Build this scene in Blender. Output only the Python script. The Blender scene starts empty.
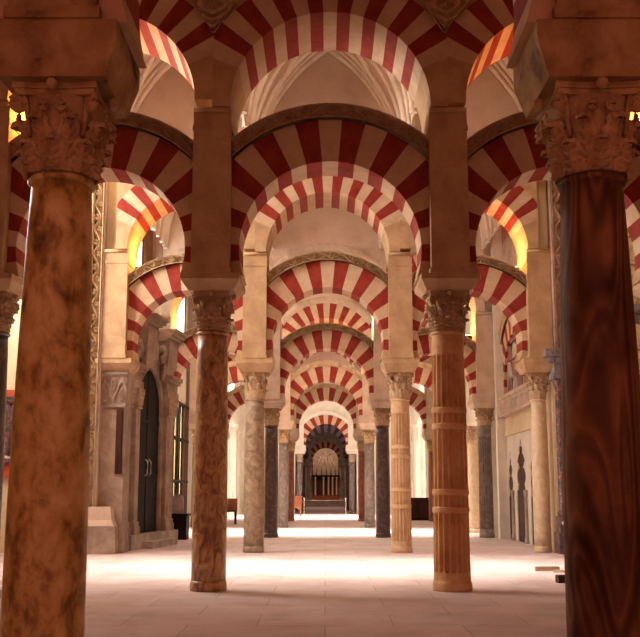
import bpy, math, random
from math import sin, cos, pi, sqrt, atan2, acos, asin, exp, tan, hypot
from mathutils import Vector, Matrix
R = math.radians
random.seed(7)
S = bpy.context.scene
C = S.collection

# ------------------------------------------------------------------ materials
def nm(name, rough=0.7):
    m = bpy.data.materials.new(name); m.use_nodes = True
    nt = m.node_tree; b = nt.nodes['Principled BSDF']
    b.inputs['Roughness'].default_value = rough
    b.inputs['Specular IOR Level'].default_value = .5 if rough < .5 else .15
    return m, nt, b

def coords(nt, scale=(1, 1, 1), kind='Object'):
    tc = nt.nodes.new('ShaderNodeTexCoord'); mp = nt.nodes.new('ShaderNodeMapping')
    mp.inputs['Scale'].default_value = scale
    nt.links.new(tc.outputs[kind], mp.inputs['Vector'])
    return mp.outputs['Vector']

def ramp(nt, fac, stops):
    r = nt.nodes.new('ShaderNodeValToRGB'); e = r.color_ramp.elements
    while len(e) < len(stops): e.new(0.5)
    for k, (p, c) in enumerate(stops):
        e[k].position = p; e[k].color = (*c, 1)
    nt.links.new(fac, r.inputs['Fac']); return r.outputs['Color']

def noise(nt, vec, scale, detail=6, rough=.6, dist=0):
    n = nt.nodes.new('ShaderNodeTexNoise')
    n.inputs['Scale'].default_value = scale; n.inputs['Detail'].default_value = detail
    n.inputs['Roughness'].default_value = rough; n.inputs['Distortion'].default_value = dist
    nt.links.new(vec, n.inputs['Vector']); return n.outputs['Fac']

def bump(nt, b, fac, strength=.3, dist=.02):
    n = nt.nodes.new('ShaderNodeBump'); n.inputs['Strength'].default_value = strength
    n.inputs['Distance'].default_value = dist
    nt.links.new(fac, n.inputs['Height']); nt.links.new(n.outputs['Normal'], b.inputs['Normal'])

def mottled(name, stops, scale=3, rough=.7, bstr=.3, bscale=25, sc=(1, 1, 1), dist=.4, detail=8):
    m, nt, b = nm(name, rough)
    v = coords(nt, sc)
    f = noise(nt, v, scale, detail, .62, dist)
    nt.links.new(ramp(nt, f, stops), b.inputs['Base Color'])
    if bstr: bump(nt, b, noise(nt, coords(nt), bscale, 6), bstr)
    return m

M = {}
M['stone'] = mottled('warm_stone', [(.3, (.38, .24, .13)), (.5, (.51, .34, .19)), (.72, (.61, .44, .26))], 2.2)
M['stone_brown'] = mottled('brown_grey_stone', [(.3, (.22, .15, .11)), (.5, (.34, .25, .19)), (.72, (.50, .39, .30))], 2.4, bstr=.5)
M['stone_weathered'] = mottled('weathered_brown_stone', [(.34, (.09, .04, .015)), (.43, (.30, .18, .07)), (.58, (.44, .29, .12)), (.7, (.56, .39, .19))], 3.4, bstr=.6, bscale=14)
M['stone_pale'] = mottled('pale_stone', [(.3, (.46, .34, .25)), (.5, (.60, .46, .35)), (.72, (.70, .57, .45))], 2.5)
M['stone_capital'] = mottled('capital_stone', [(.28, (.34, .22, .12)), (.5, (.52, .37, .22)), (.72, (.64, .48, .31))], 7, bstr=.5, bscale=40)
M['capital_brown'] = mottled('capital_brown', [(.3, (.30, .18, .07)), (.5, (.50, .34, .16)), (.72, (.64, .46, .24))], 7, bstr=.4)
M['stone_grey'] = mottled('grey_stone', [(.3, (.26, .22, .19)), (.5, (.42, .36, .31)), (.7, (.58, .50, .42))], 3)
M['red'] = mottled('red_brick', [(.3, (.21, .024, .016)), (.5, (.28, .036, .023)), (.72, (.34, .055, .036))], 5)
M['cream'] = mottled('cream_voussoir', [(.3, (.53, .37, .24)), (.5, (.61, .44, .29)), (.72, (.68, .53, .38))], 4)
M['vault'] = mottled('vault_plaster', [(.3, (.53, .38, .29)), (.5, (.62, .46, .36)), (.72, (.68, .53, .42))], 1.5, bstr=.1)
M['rib'] = mottled('rib_stone', [(.3, (.70, .58, .44)), (.6, (.84, .73, .58))], 3, bstr=.1)
M['white_wall'] = mottled('white_plaster', [(.3, (.72, .67, .56)), (.6, (.85, .81, .70))], 1.5, bstr=.1)
M['shade_wall'] = mottled('shaded_plaster', [(.3, (.13, .08, .06)), (.6, (.22, .145, .11))], 1.5, bstr=.1)  # plaster darkened: the shade of the far end is put into the colour
M['shaded_cream'] = mottled('shaded_cream_voussoir', [(.3, (.30, .27, .28)), (.6, (.42, .38, .38))], 2)  # cream voussoir with the shadow on the eighth arcade painted in
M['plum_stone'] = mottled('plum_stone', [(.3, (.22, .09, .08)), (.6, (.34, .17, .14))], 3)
M['shaded_red'] = mottled('shaded_red_voussoir', [(.3, (.12, .07, .08)), (.6, (.18, .10, .11))], 2)  # red voussoir darkened likewise, for an arch standing in shadow
M['cream_plaster'] = mottled('cream_plaster', [(.3, (.70, .56, .34)), (.6, (.82, .70, .48))], 2, bstr=.1)
M['red_wall'] = mottled('red_damask', [(.3, (.45, .07, .03)), (.6, (.60, .14, .06))], 6)
M['black'] = mottled('black_iron', [(.3, (.006, .003, .003)), (.6, (.014, .008, .007))], 4, rough=.6, bstr=.1)
M['dark_wood'] = mottled('dark_wood', [(.3, (.03, .012, .008)), (.6, (.08, .03, .018))], 5, rough=.5, sc=(1, 1, .15))
M['red_wood'] = mottled('red_wood', [(.3, (.20, .07, .035)), (.6, (.32, .12, .06))], 6, rough=.5, sc=(1, 1, .2))
M['pale_wood'] = mottled('weathered_wood', [(.3, (.42, .30, .19)), (.6, (.60, .46, .30))], 8, rough=.8, sc=(.2, 1, 1))
M['gilt'] = mottled('gilt', [(.3, (.55, .36, .08)), (.6, (.80, .58, .20))], 9, rough=.45)
M['black_marble'] = mottled('black_marble', [(.35, (.05, .04, .045)), (.52, (.12, .10, .10)), (.6, (.40, .10, .09)), (.7, (.55, .48, .44))], 9, rough=.3, bstr=.05, dist=1.2)
M['slate_marble'] = mottled('slate_marble', [(.35, (.10, .095, .11)), (.6, (.30, .28, .31)), (.75, (.5, .46, .45))], 7, rough=.35, bstr=.05)
# shafts
M['gold_marble'] = mottled('golden_brown_marble', [(.28, (.09, .045, .012)), (.40, (.34, .20, .05)), (.50, (.66, .46, .13)), (.62, (.82, .64, .26)), (.8, (.85, .74, .42))], 6, rough=.42, bstr=.25, sc=(1.2, 1.2, .75), dist=.25, detail=14)
M['brown_marble'] = mottled('brown_marble', [(.3, (.14, .06, .03)), (.44, (.34, .17, .08)), (.57, (.56, .34, .15)), (.74, (.72, .52, .30))], 6, rough=.38, bstr=.12, sc=(1.4, 1.4, .7), dist=1.5, detail=10)
M['fluted'] = mottled('ochre_stone', [(.3, (.50, .26, .11)), (.5, (.72, .44, .21)), (.72, (.82, .60, .36))], 3, rough=.6)
M['fluted_pale'] = mottled('pale_ochre_stone', [(.3, (.52, .32, .17)), (.5, (.68, .47, .28)), (.72, (.78, .60, .41))], 3, rough=.6)
M['olive_marble'] = mottled('olive_marble', [(.3, (.17, .11, .07)), (.5, (.33, .24, .15)), (.7, (.52, .40, .27))], 7, rough=.45, bstr=.2, dist=.5)
M['dark_marble'] = mottled('dark_grey_marble', [(.3, (.045, .03, .028)), (.5, (.09, .06, .055)), (.7, (.20, .14, .12))], 4, rough=.35, bstr=.08, dist=1.2)
M['grey_marble'] = mottled('blue_grey_marble', [(.3, (.12, .095, .09)), (.5, (.22, .18, .165)), (.7, (.36, .30, .27))], 4, rough=.35, bstr=.08, dist=1.2)
M['red_marble'] = mottled('red_brown_marble', [(.3, (.16, .05, .03)), (.6, (.34, .12, .07))], 4, rough=.4)
M['cream_marble'] = mottled('cream_marble', [(.3, (.55, .40, .25)), (.55, (.72, .57, .38)), (.75, (.80, .68, .50))], 4, rough=.4, dist=1.2)

def veined():
    m, nt, b = nm('dark_veined_marble', .5)
    v = coords(nt, (1.7, 1.7, .38))
    f = noise(nt, v, 1.25, 2.2, .45, .5)
    mul = nt.nodes.new('ShaderNodeMath'); mul.operation = 'MULTIPLY'; mul.inputs[1].default_value = 52
    nt.links.new(f, mul.inputs[0])
    sn = nt.nodes.new('ShaderNodeMath'); sn.operation = 'SINE'; nt.links.new(mul.outputs[0], sn.inputs[0])
    ma = nt.nodes.new('ShaderNodeMath'); ma.operation = 'MULTIPLY_ADD'; ma.inputs[1].default_value = .5; ma.inputs[2].default_value = .5
    nt.links.new(sn.outputs[0], ma.inputs[0])
    c = ramp(nt, ma.outputs[0], [(.02, (.13, .055, .022)), (.4, (.25, .115, .045)), (.75, (.33, .16, .065)), (.98, (.19, .085, .036))])
    mix = nt.nodes.new('ShaderNodeMixRGB'); mix.blend_type = 'MULTIPLY'; mix.inputs['Fac'].default_value = .85
    c2 = ramp(nt, noise(nt, coords(nt, (1, 1, .5)), 2.6, 5, .6, .5), [(.36, (.28, .2, .17)), (.6, (1.0, 1.0, 1.0))])
    nt.links.new(c, mix.inputs[1]); nt.links.new(c2, mix.inputs[2])
    nt.links.new(mix.outputs[0], b.inputs['Base Color'])
    return m
M['veined'] = veined()

def floor_mat():
    m, nt, b = nm('limestone_paving', .62)
    v = coords(nt)
    br = nt.nodes.new('ShaderNodeTexBrick')
    br.inputs['Color1'].default_value = (.72, .58, .55, 1); br.inputs['Color2'].default_value = (.65, .51, .49, 1)
    br.inputs['Mortar'].default_value = (.44, .33, .27, 1)
    br.inputs['Scale'].default_value = 1.0; br.inputs['Mortar Size'].default_value = .008
    br.inputs['Brick Width'].default_value = 1.3; br.inputs['Row Height'].default_value = .75
    br.inputs['Mortar Smooth'].default_value = .6
    nt.links.new(v, br.inputs['Vector'])
    c2 = ramp(nt, noise(nt, v, 1.1, 8, .65, .3), [(.32, (.70, .66, .62)), (.56, (1, 1, 1))])
    mix = nt.nodes.new('ShaderNodeMixRGB'); mix.blend_type = 'MULTIPLY'; mix.inputs['Fac'].default_value = .8
    nt.links.new(br.outputs['Color'], mix.inputs[1]); nt.links.new(c2, mix.inputs[2])
    nt.links.new(mix.outputs[0], b.inputs['Base Color'])
    bump(nt, b, noise(nt, v, 9, 6), .12, .02)
    return m
M['floor'] = floor_mat()

def glow(name, col, st):
    m, nt, b = nm(name, .5)
    b.inputs['Base Color'].default_value = (*col, 1)
    b.inputs['Emission Color'].default_value = (*col, 1); b.inputs['Emission Strength'].default_value = st
    return m
M['lamp_glass'] = glow('lit_lamp_glass', (1, .62, .2), 25)
M['globe_glass'] = glow('lit_globe', (1, .95, .85), 8)
M['sky_glass'] = glow('glowing_pane', (1, .93, .8), 4)  # panes glow by themselves in place of daylight

# ------------------------------------------------------------------ mesh builder
class MB:
    def __init__(s): s.v = []; s.f = []; s.m = []; s.sm = []
    def add(s, vs, fs, mi=0, smooth=False):
        o = len(s.v); s.v += [tuple(p) for p in vs]
        for k, f in enumerate(fs):
            s.f.append([o+i for i in f]); s.m.append(mi if isinstance(mi, int) else mi[k]); s.sm.append(smooth)
        return s
    def box(s, x0, x1, y0, y1, z0, z1, mi=0, xf=None):
        vs = [(x, y, z) for z in (z0, z1) for y in (y0, y1) for x in (x0, x1)]
        if xf: vs = [tuple(xf @ Vector(p)) for p in vs]
        return s.add(vs, [(0, 2, 3, 1), (4, 5, 7, 6), (0, 1, 5, 4), (2, 6, 7, 3), (0, 4, 6, 2), (1, 3, 7, 5)], mi)
    def frustum(s, cx, cy, a0, b0, z0, a1, b1, z1, mi=0):   # half sizes a (x) b (y)
        vs = [(cx+sx*a, cy+sy*b, z) for (a, b, z) in ((a0, b0, z0), (a1, b1, z1)) for sy in (-1, 1) for sx in (-1, 1)]
        return s.add(vs, [(0, 2, 3, 1), (4, 5, 7, 6), (0, 1, 5, 4), (2, 6, 7, 3), (0, 4, 6, 2), (1, 3, 7, 5)], mi)
    def lathe(s, prof, n=32, cx=0, cy=0, mi=0, smooth=True, rfn=None, cap=True):
        vs = []
        for (r, z) in prof:
            for k in range(n):
                a = 2*pi*k/n; rr = r*(rfn(a, z) if rfn else 1)
                vs.append((cx+rr*cos(a), cy+rr*sin(a), z))
        fs = []
        for j in range(len(prof)-1):
            for k in range(n):
                k2 = (k+1) % n
                fs.append((j*n+k, j*n+k2, (j+1)*n+k2, (j+1)*n+k))
        s.add(vs, fs, mi, smooth)
        if cap:
            o = len(s.v)-len(vs)
            s.f.append([o+k for k in reversed(range(n))]); s.m.append(mi); s.sm.append(False)
            e = o+(len(prof)-1)*n
            s.f.append([e+k for k in range(n)]); s.m.append(mi); s.sm.append(False)
        return s
    def tube(s, pts, r, n=8, mi=0, closed=False):
        pts = [Vector(p) for p in pts]; vs = []; L = len(pts)
        rr = r if isinstance(r, (list, tuple)) else [r]*L
        up = Vector((0, 0, 1))
        for i, p in enumerate(pts):
            t = (pts[min(i+1, L-1)]-pts[max(i-1, 0)]).normalized()
            a = t.cross(up)
            if a.length < .05: a = t.cross(Vector((0, 1, 0)))
            a.normalize(); b = t.cross(a)
            for k in range(n):
                q = 2*pi*k/n; vs.append(p+rr[i]*(cos(q)*a+sin(q)*b))
        fs = [(i*n+k, i*n+(k+1) % n, (i+1)*n+(k+1) % n, (i+1)*n+k) for i in range(L-1) for k in range(n)]
        fs += [tuple(reversed(range(n))), tuple((L-1)*n+k for k in range(n))]
        return s.add(vs, fs, mi, True)
    def ball(s, c, r, sc=(1, 1, 1), n=10, mi=0):
        vs = []; m = n//2+1
        for j in range(1, m):
            t = pi*j/m
            for k in range(n):
                a = 2*pi*k/n; vs.append((c[0]+r*sc[0]*sin(t)*cos(a), c[1]+r*sc[1]*sin(t)*sin(a), c[2]+r*sc[2]*cos(t)))
        fs = [(j*n+k, (j+1)*n+k, (j+1)*n+(k+1) % n, j*n+(k+1) % n) for j in range(m-2) for k in range(n)]
        vs += [(c[0], c[1], c[2]+r*sc[2]), (c[0], c[1], c[2]-r*sc[2])]
        T, B = len(vs)-2, len(vs)-1
        fs += [(T, k, (k+1) % n) for k in range(n)] + [(B, (m-2)*n+(k+1) % n, (m-2)*n+k) for k in range(n)]
        return s.add(vs, fs, mi, True)
    def relief(s, fpos, nu, nv, mi=0):
        """fpos(a,b) -> point, a,b in 0..1 ; displaced grid"""
        vs = [fpos(i/nu, j/nv) for j in range(nv+1) for i in range(nu+1)]
        W = nu+1
        return s.add(vs, [(j*W+i, j*W+i+1, (j+1)*W+i+1, (j+1)*W+i) for j in range(nv) for i in range(nu)], mi, True)
    def build(s, name, mats, parent=None, loc=None):
        me = bpy.data.meshes.new(name); me.from_pydata(s.v, [], s.f)
        for m in (mats if isinstance(mats, list) else [mats]): me.materials.append(m)
        me.polygons.foreach_set('material_index', s.m); me.polygons.foreach_set('use_smooth', s.sm)
        me.update()
        o = bpy.data.objects.new(name, me); C.objects.link(o)
        if parent: o.parent = parent
        if loc: o.location = loc
        return o

def tag(o, label=None, cat=None, group=None, kind='thing'):
    if label: o['label'] = label
    if cat: o['category'] = cat
    if group: o['group'] = group
    if kind: o['kind'] = kind
    return o
def empty(name, loc, rz=0):
    o = bpy.data.objects.new(name, None); C.objects.link(o); o.location = loc; o.rotation_euler = (0, 0, rz); return o
def struct(name, mb, m):
    o = mb.build(name, m); o['kind'] = 'structure'; return o
def ph(lbl): return lbl

def vine(u, v, asp=1.0):
    c = .5+.24*sin(2*pi*u)
    h = exp(-((v-c)/.075)**2)
    ph_ = (u % .5)-.25; up = (u % 1) < .5
    vc = .36 if up else .64
    rr = hypot(ph_*asp*1.4, v-vc)
    h = max(h, .9*exp(-((rr-.15)/.05)**2), .9*exp(-(rr/.06)**2))
    if v < .1 or v > .9: h = 1.0
    return h

# ------------------------------------------------------------------ columns
CAPS = {}
def capital_mesh(r, h, hi):
    """Corinthian capital, base at z=0"""
    mb = MB(); n = 40 if hi else 24
    rt = r*1.22
    mb.lathe([(r*.86, 0), (r*.86, h*.3), (r*.92, h*.6), (rt*.95, h*.86)], n)
    def leaf(a0, z0, lh, wid, out, base_r):
        nu, nv = (20, 44) if hi else (4, 7)
        def f(a, b):
            t = (a-.5)*2; s_ = b
            curl = out*(s_**3)*.8
            zz = z0+lh*(s_ if s_ < .88 else .88-(s_-.88)*1.3)
            rr = base_r(z0+lh*s_)+.035*r*2+curl
            if s_ > .88: rr += (s_-.88)*out*.8
            w = wid*(1-.50*s_**2.4)*(1+.05*sin(s_*24))
            rr += -.10*r*abs(t)**2 + .05*r*exp(-(t/.13)**2)
            if hi: rr += .085*r*(1 if sin(abs(t)*7-.6) > 0 else -.2)*sin(s_*30-abs(t)*6)*(1-.3*abs(t))
            ang = a0+t*w/rr
            return (rr*cos(ang), rr*sin(ang), zz)
        mb.relief(f, nu, nv)
    br = lambda z: r*(.93+.20*(z/h)**2)
    for k in range(8):
        leaf(2*pi*k/8, .0, h*.42, r*.40, r*.30, br)
    for k in range(8):
        leaf(2*pi*(k+.5)/8, h*.14, h*.56, r*.36, r*.34, br)
    # volutes at the corners
    for k in range(4):
        a = pi/4+k*pi/2; ca, sa = cos(a), sin(a)
        pts = []
        for i in range(26 if hi else 12):
            q = i/(25 if hi else 11)*2.3*2*pi; rr = r*.24*(1-q/(2.6*2*pi))
            x = r*1.40+rr*sin(q); z = h*.76+rr*cos(q)
            pts.append((x*ca, x*sa, z))
        mb.tube([(r*1.02*ca, r*1.02*sa, h*.42), (r*1.15*ca, r*1.15*sa, h*.72), (r*1.25*ca, r*1.25*sa, h*.88)], [.05*r, .08*r, .09*r], 6)
        mb.tube(pts, r*.085, 6)
        mb.ball((r*1.40*ca, r*1.40*sa, h*.76), r*.11, n=8)
        # inner helices and fleuron
        b = k*pi/2
        for sg in (-1, 1):
            p2 = []
            for i in range(16):
                q = i/15*1.8*2*pi; rr = r*.15*(1-q/(2.2*2*pi))
                tt = sg*(r*.26+rr*sin(q)*-1); z = h*.70+rr*cos(q)
                R0 = r*1.22
                p2.append((R0*cos(b)-tt*sin(b), R0*sin(b)+tt*cos(b), z))
            mb.tube(p2, r*.05, 5)
        mb.ball((r*1.34*cos(b), r*1.34*sin(b), h*.93), r*.17, n=8)
    # abacus with concave sides
    def ab(z):
        out = []
        for k in range(4):
            a = pi/4+k*pi/2; b = a+pi/2
            A = Vector((cos(a), sin(a)))*r*1.62; B = Vector((cos(b), sin(b)))*r*1.62
            for i in range(8):
                t = i/8; p = A.lerp(B, t); p *= 1-.10*sin(pi*t)*1.0
                out.append((p.x, p.y, z))
        return out
    for z0, z1, sc in ((h*.86, h*.93, .94), (h*.93, h, 1.0)):
        vs = [(x*sc, y*sc, z) for (x, y, z) in ab(z0)]+[(x*sc, y*sc, z) for (x, y, z) in ab(z1)]
        n_ = 32
        fs = [(i, (i+1) % n_, n_+(i+1) % n_, n_+i) for i in range(n_)]+[tuple(reversed(range(n_))), tuple(range(n_, 2*n_))]
        mb.add(vs, fs)
    return mb

def make_column(x, y, rb, rt, zc0, zc1, mat, label, style='plain', hi=False, rings=(), group='columns of the arcades', capmat='stone_capital', base=True):
    root = empty('column', (x, y, 0)); tag(root, label, 'column', group)
    z0 = .0
    if base:
        b = MB(); b.lathe([(rb*1.05, 0), (rb*1.08, .04), (rb*1.06, .09), (rb*1.015, .13)], 36); b.build('base', mat if style != 'fluted' else mat, root); z0 = .13
    sh = MB(); H = zc0-.05-z0; n = 48 if hi else 28
    if style == 'fluted':
        NF = 18; n = NF*8
        zs = [z0, z0+.10]
        body = [z0+.12+(H-.42)*i/24 for i in range(25)]
        rr_all = []
        for z in [z0, z0+.1]: rr_all.append((rb*1.02, z, 0))
        marks = []
        for z in body: marks.append((z, 1))
        for rz in rings:
            marks = [q for q in marks if abs(q[0]-rz) > .05]
            marks += [(rz-.045, 1), (rz-.04, 0), (rz-.025, 2), (rz+.025, 2), (rz+.04, 0), (rz+.045, 1)]
        marks.sort()
        marks += [(z0+H-.28, 1), (z0+H-.26, 0), (z0+H, 0)]
        vs = []
        pr = [(z0, 0), (z0+.1, 0)]+marks
        for (z, fl) in pr:
            r = rb+(rt-rb)*((z-z0)/H)
            for k in range(n):
                a = 2*pi*k/n; g = (k % 8)/8
                rr = r
                if fl == 1: rr = r*(1-.20*(sin(pi*g/.75)**.6 if 0 < g < .75 else 0))
                if fl == 2: rr = r*1.045
                vs.append((rr*cos(a), rr*sin(a), z))
        fs = [(j*n+k, j*n+(k+1) % n, (j+1)*n+(k+1) % n, (j+1)*n+k) for j in range(len(pr)-1) for k in range(n)]
        sh.add(vs, fs, 0, False)
    else:
        pr = []
        for i in range(15):
            t = i/14; r = rb+(rt-rb)*t**1.5+.008*sin(pi*t)
            pr.append((r, z0+H*t))
        sh.lathe(pr, n, cap=True)
    sh.build('shaft', mat, root)
    nk = MB(); q = zc0-.05
    nk.lathe([(rt*1.0, q), (rt*1.10, q+.012), (rt*1.13, q+.025), (rt*1.08, q+.04), (rt*1.02, q+.05)], 36); nk.build('necking', mat, root)
    key = (round(rt, 3), round(zc1-zc0, 3), hi, capmat, y < 6)
    if key not in CAPS:
        o = capital_mesh(rt*(1.22 if y < 6 else 1.06), zc1-zc0, hi).build('capital', M[capmat], root, (0, 0, zc0)); CAPS[key] = o.data
    else:
        o = bpy.data.objects.new('capital', CAPS[key]); C.objects.link(o); o.parent = root; o.location = (0, 0, zc0)
    return root

def make_pier(x, y, zc1, zi, ztop, label, mat='stone', roll=True, hw=.25, dy=.475):
    root = empty('pier', (x, y, zc1)); tag(root, label, 'pier', 'piers between the arches')
    im = MB(); h = zi-zc1
    a_, b_ = (.385, .47) if y > 6 else (.365, .33)
    dy = min(dy, b_+.005)
    im.frustum(0, 0, .30, .30, 0, a_, b_, h*.62); im.box(-a_, a_, -b_, b_, h*.62, h)
    im.build('impost', M[mat], root)
    pl = MB(); H = ztop-zc1
    pl.box(-hw-.02, hw+.02, -dy-.015, dy+.015, h, h+.07)
    pl.box(-hw, hw, -dy, dy, h+.07, H-.30)
    pl.box(-hw-.012, hw+.012, -dy-.02, dy+.02, H-.30, H-.24)
    pl.box(-hw, hw, -dy, dy, H-.24, H)
    pl.build('pilaster', M[mat], root)
    if roll:
        for sy in (-1, 1):      # small roll mouldings under the upper arch
            rb_ = MB(); rb_.tube([(-hw+.01, sy*(dy+.03), H-.035), (hw-.01, sy*(dy+.03), H-.035)], .034, 8)
            rb_.build('roll_moulding', M[mat], root)
    return root

# ------------------------------------------------------------------ arches
def ring(mb, cz, r0, r1, y0, y1, a0, a1, nseg, sub, mats):
    """vertical arch slab in local coordinates, x centre 0; r1 is a function of the angle; mats[k] for segment k"""
    N = nseg*sub; vs = []
    for i in range(N+1):
        a = a0+(a1-a0)*i/N; ra = r0(a) if callable(r0) else r0; rb = r1(a) if callable(r1) else r1
        for (r, y) in ((ra, y0), (rb, y0), (rb, y1), (ra, y1)):
            vs.append((r*cos(a), y, cz+r*sin(a)))
    fs = []; mi = []
    for i in range(N):
        o = 4*i; p = o+4; m = mats[i//sub]
        for f in ((o, o+1, p+1, p), (o+1, o+2, p+2, p+1), (o+2, o+3, p+3, p+2), (o+3, o, p, p+3)):
            fs.append(f); mi.append(m)
    fs.append((0, 3, 2, 1)); mi.append(mats[0]); e = 4*N
    fs.append((e, e+1, e+2, e+3)); mi.append(mats[-1])
    mb.add(vs, fs, mi, False)

def lower_arch(xa, xb, y, zi, low, label, mats=('cream', 'red', 'stone'), th=.29, band='stone_capital', hi=True, grp='lower horseshoe arches'):
    w = xb-xa; lim = w/2-.25; r = w/2-.36
    cz = zi+(.37 if not low else .26)
    dz = cz-zi
    root = empty('arch', ((xa+xb)/2, y, zi)); tag(root, label, 'arch', grp)
    cz_ = dz
    rout = r+(.59 if not low else .53); rband = rout+(.195 if not low else .19)
    am = asin(min(.95, dz/r))
    def r1(a):
        v = rout
        if abs(cos(a)) > 1e-4: v = min(v, lim/abs(cos(a)))
        if sin(a) < -1e-4: v = min(v, dz/abs(sin(a)))
        return max(v, r)
    n = 21; a0, a1 = -am, pi+am
    mats_i = [2 if (k < 1 or k > n-2) else (0 if (k-10) % 2 == 0 else 1) for k in range(n)]
    mb = MB(); ring(mb, cz_, r, r1, -th, th, a0, a1, n, 6, mats_i)
    mb.build('voussoirs', [M[mats[0]], M[mats[1]], M[mats[2]]], root)
    # carved band on the extrados
    bd = MB(); nu, nv = (220, 14) if hi else (40, 3)
    def pos(side):
        def f(a, b):
            rr = rout+(rband-rout)*b
            tm = pi/2-acos(min(1, lim/rr)) if rr > lim else pi/2
            th_ = pi/2-tm+2*tm*a
            u = (th_-pi/2)*rr/.42
            d = .0+.115*vine(u, b) if hi else .06
            if b > .86: d = .11
            return (rr*cos(th_), side*(th+d), cz_+rr*sin(th_))
        return f
    bd.relief(pos(-1), nu, nv); bd.relief(pos(1), max(20, nu//3), nv)
    for rr, inner in ((rband, 0), (rout, 1)):
        d = .11 if (not inner and hi) else .085 if not inner else .0
        if rr <= lim: continue
        tm = pi/2-acos(lim/rr)
        vs = []; K = 40
        for i in range(K+1):
            t_ = pi/2-tm+2*tm*i/K
            vs += [(rr*cos(t_), -th-d, cz_+rr*sin(t_)), (rr*cos(t_), th+d, cz_+rr*sin(t_))]
        bd.add(vs, [(2*i, 2*i+1, 2*i+3, 2*i+2) for i in range(K)], 0, True)
    for sg in (-1, 1):
        za = cz_+sqrt(max(0, rout**2-lim**2)); zb = cz_+sqrt(rband**2-lim**2)
        bd.add([(sg*lim, -th-.06, za), (sg*lim, th+.06, za), (sg*lim, th+.08, zb), (sg*lim, -th-.08, zb)], [(0, 1, 2, 3)])
    bd.build('carved_moulding', M[band], root)
    return root

ZTOP = 8.9
def upper_arch(xa, xb, y, crown, label, rout=.62, mats=('cream', 'red', 'stone'), th=.55, band=False, grp='upper semicircular arches'):
    w = xb-xa; r = w/2-.235; zs = crown-r; H = ZTOP-zs
    root = empty('arch', ((xa+xb)/2, y, zs)); tag(root, label, 'arch', grp)
    def rect(a):
        v = H/max(1e-4, abs(sin(a)))
        if abs(cos(a)) > 1e-4: v = min(v, w/2/abs(cos(a)))
        return v
    ro = r+rout
    r1 = lambda a: min(ro, rect(a))
    n = 23; mi = [2 if (k < 3 or k > n-4) else (0 if (k-11) % 2 == 0 else 1) for k in range(n)]
    mb = MB(); ring(mb, 0, r, r1, -th, th, 0, pi, n, 4, mi)
    mb.build('voussoirs', [M[mats[0]], M[mats[1]], M[mats[2]]], root)
    # plain walling above
    wl = MB(); ring(wl, 0, r1, rect, -th+.015, th-.015, R(5), R(175), 60, 1, [0]*60)
    wl.build('spandrel_wall', M[mats[2]], root)
    if band:
        bd = MB(); nu, nv = 60, 4
        for sd in (-1, 1):
            def f(a, b):
                rr = ro+.24*b; tm = pi/2-acos(min(1, (w/2)/rr))
                t_ = pi/2-tm+2*tm*a
                return (rr*cos(t_), sd*(th+.03+(.04*vine(t_*rr/.45, b) if 0 < b < 1 else .0)), rr*sin(t_))
            bd.relief(f, nu, nv)
        bd.build('carved_moulding', M['stone_pale'], root)
    return root

BAY = {0: 'left bay', 1: 'central aisle', 2: 'right bay'}
def lam(col, e): return col
ORD = ['nearest', 'second', 'third', 'fourth', 'fifth', 'sixth', 'seventh', 'eighth', 'farthest']

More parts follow.
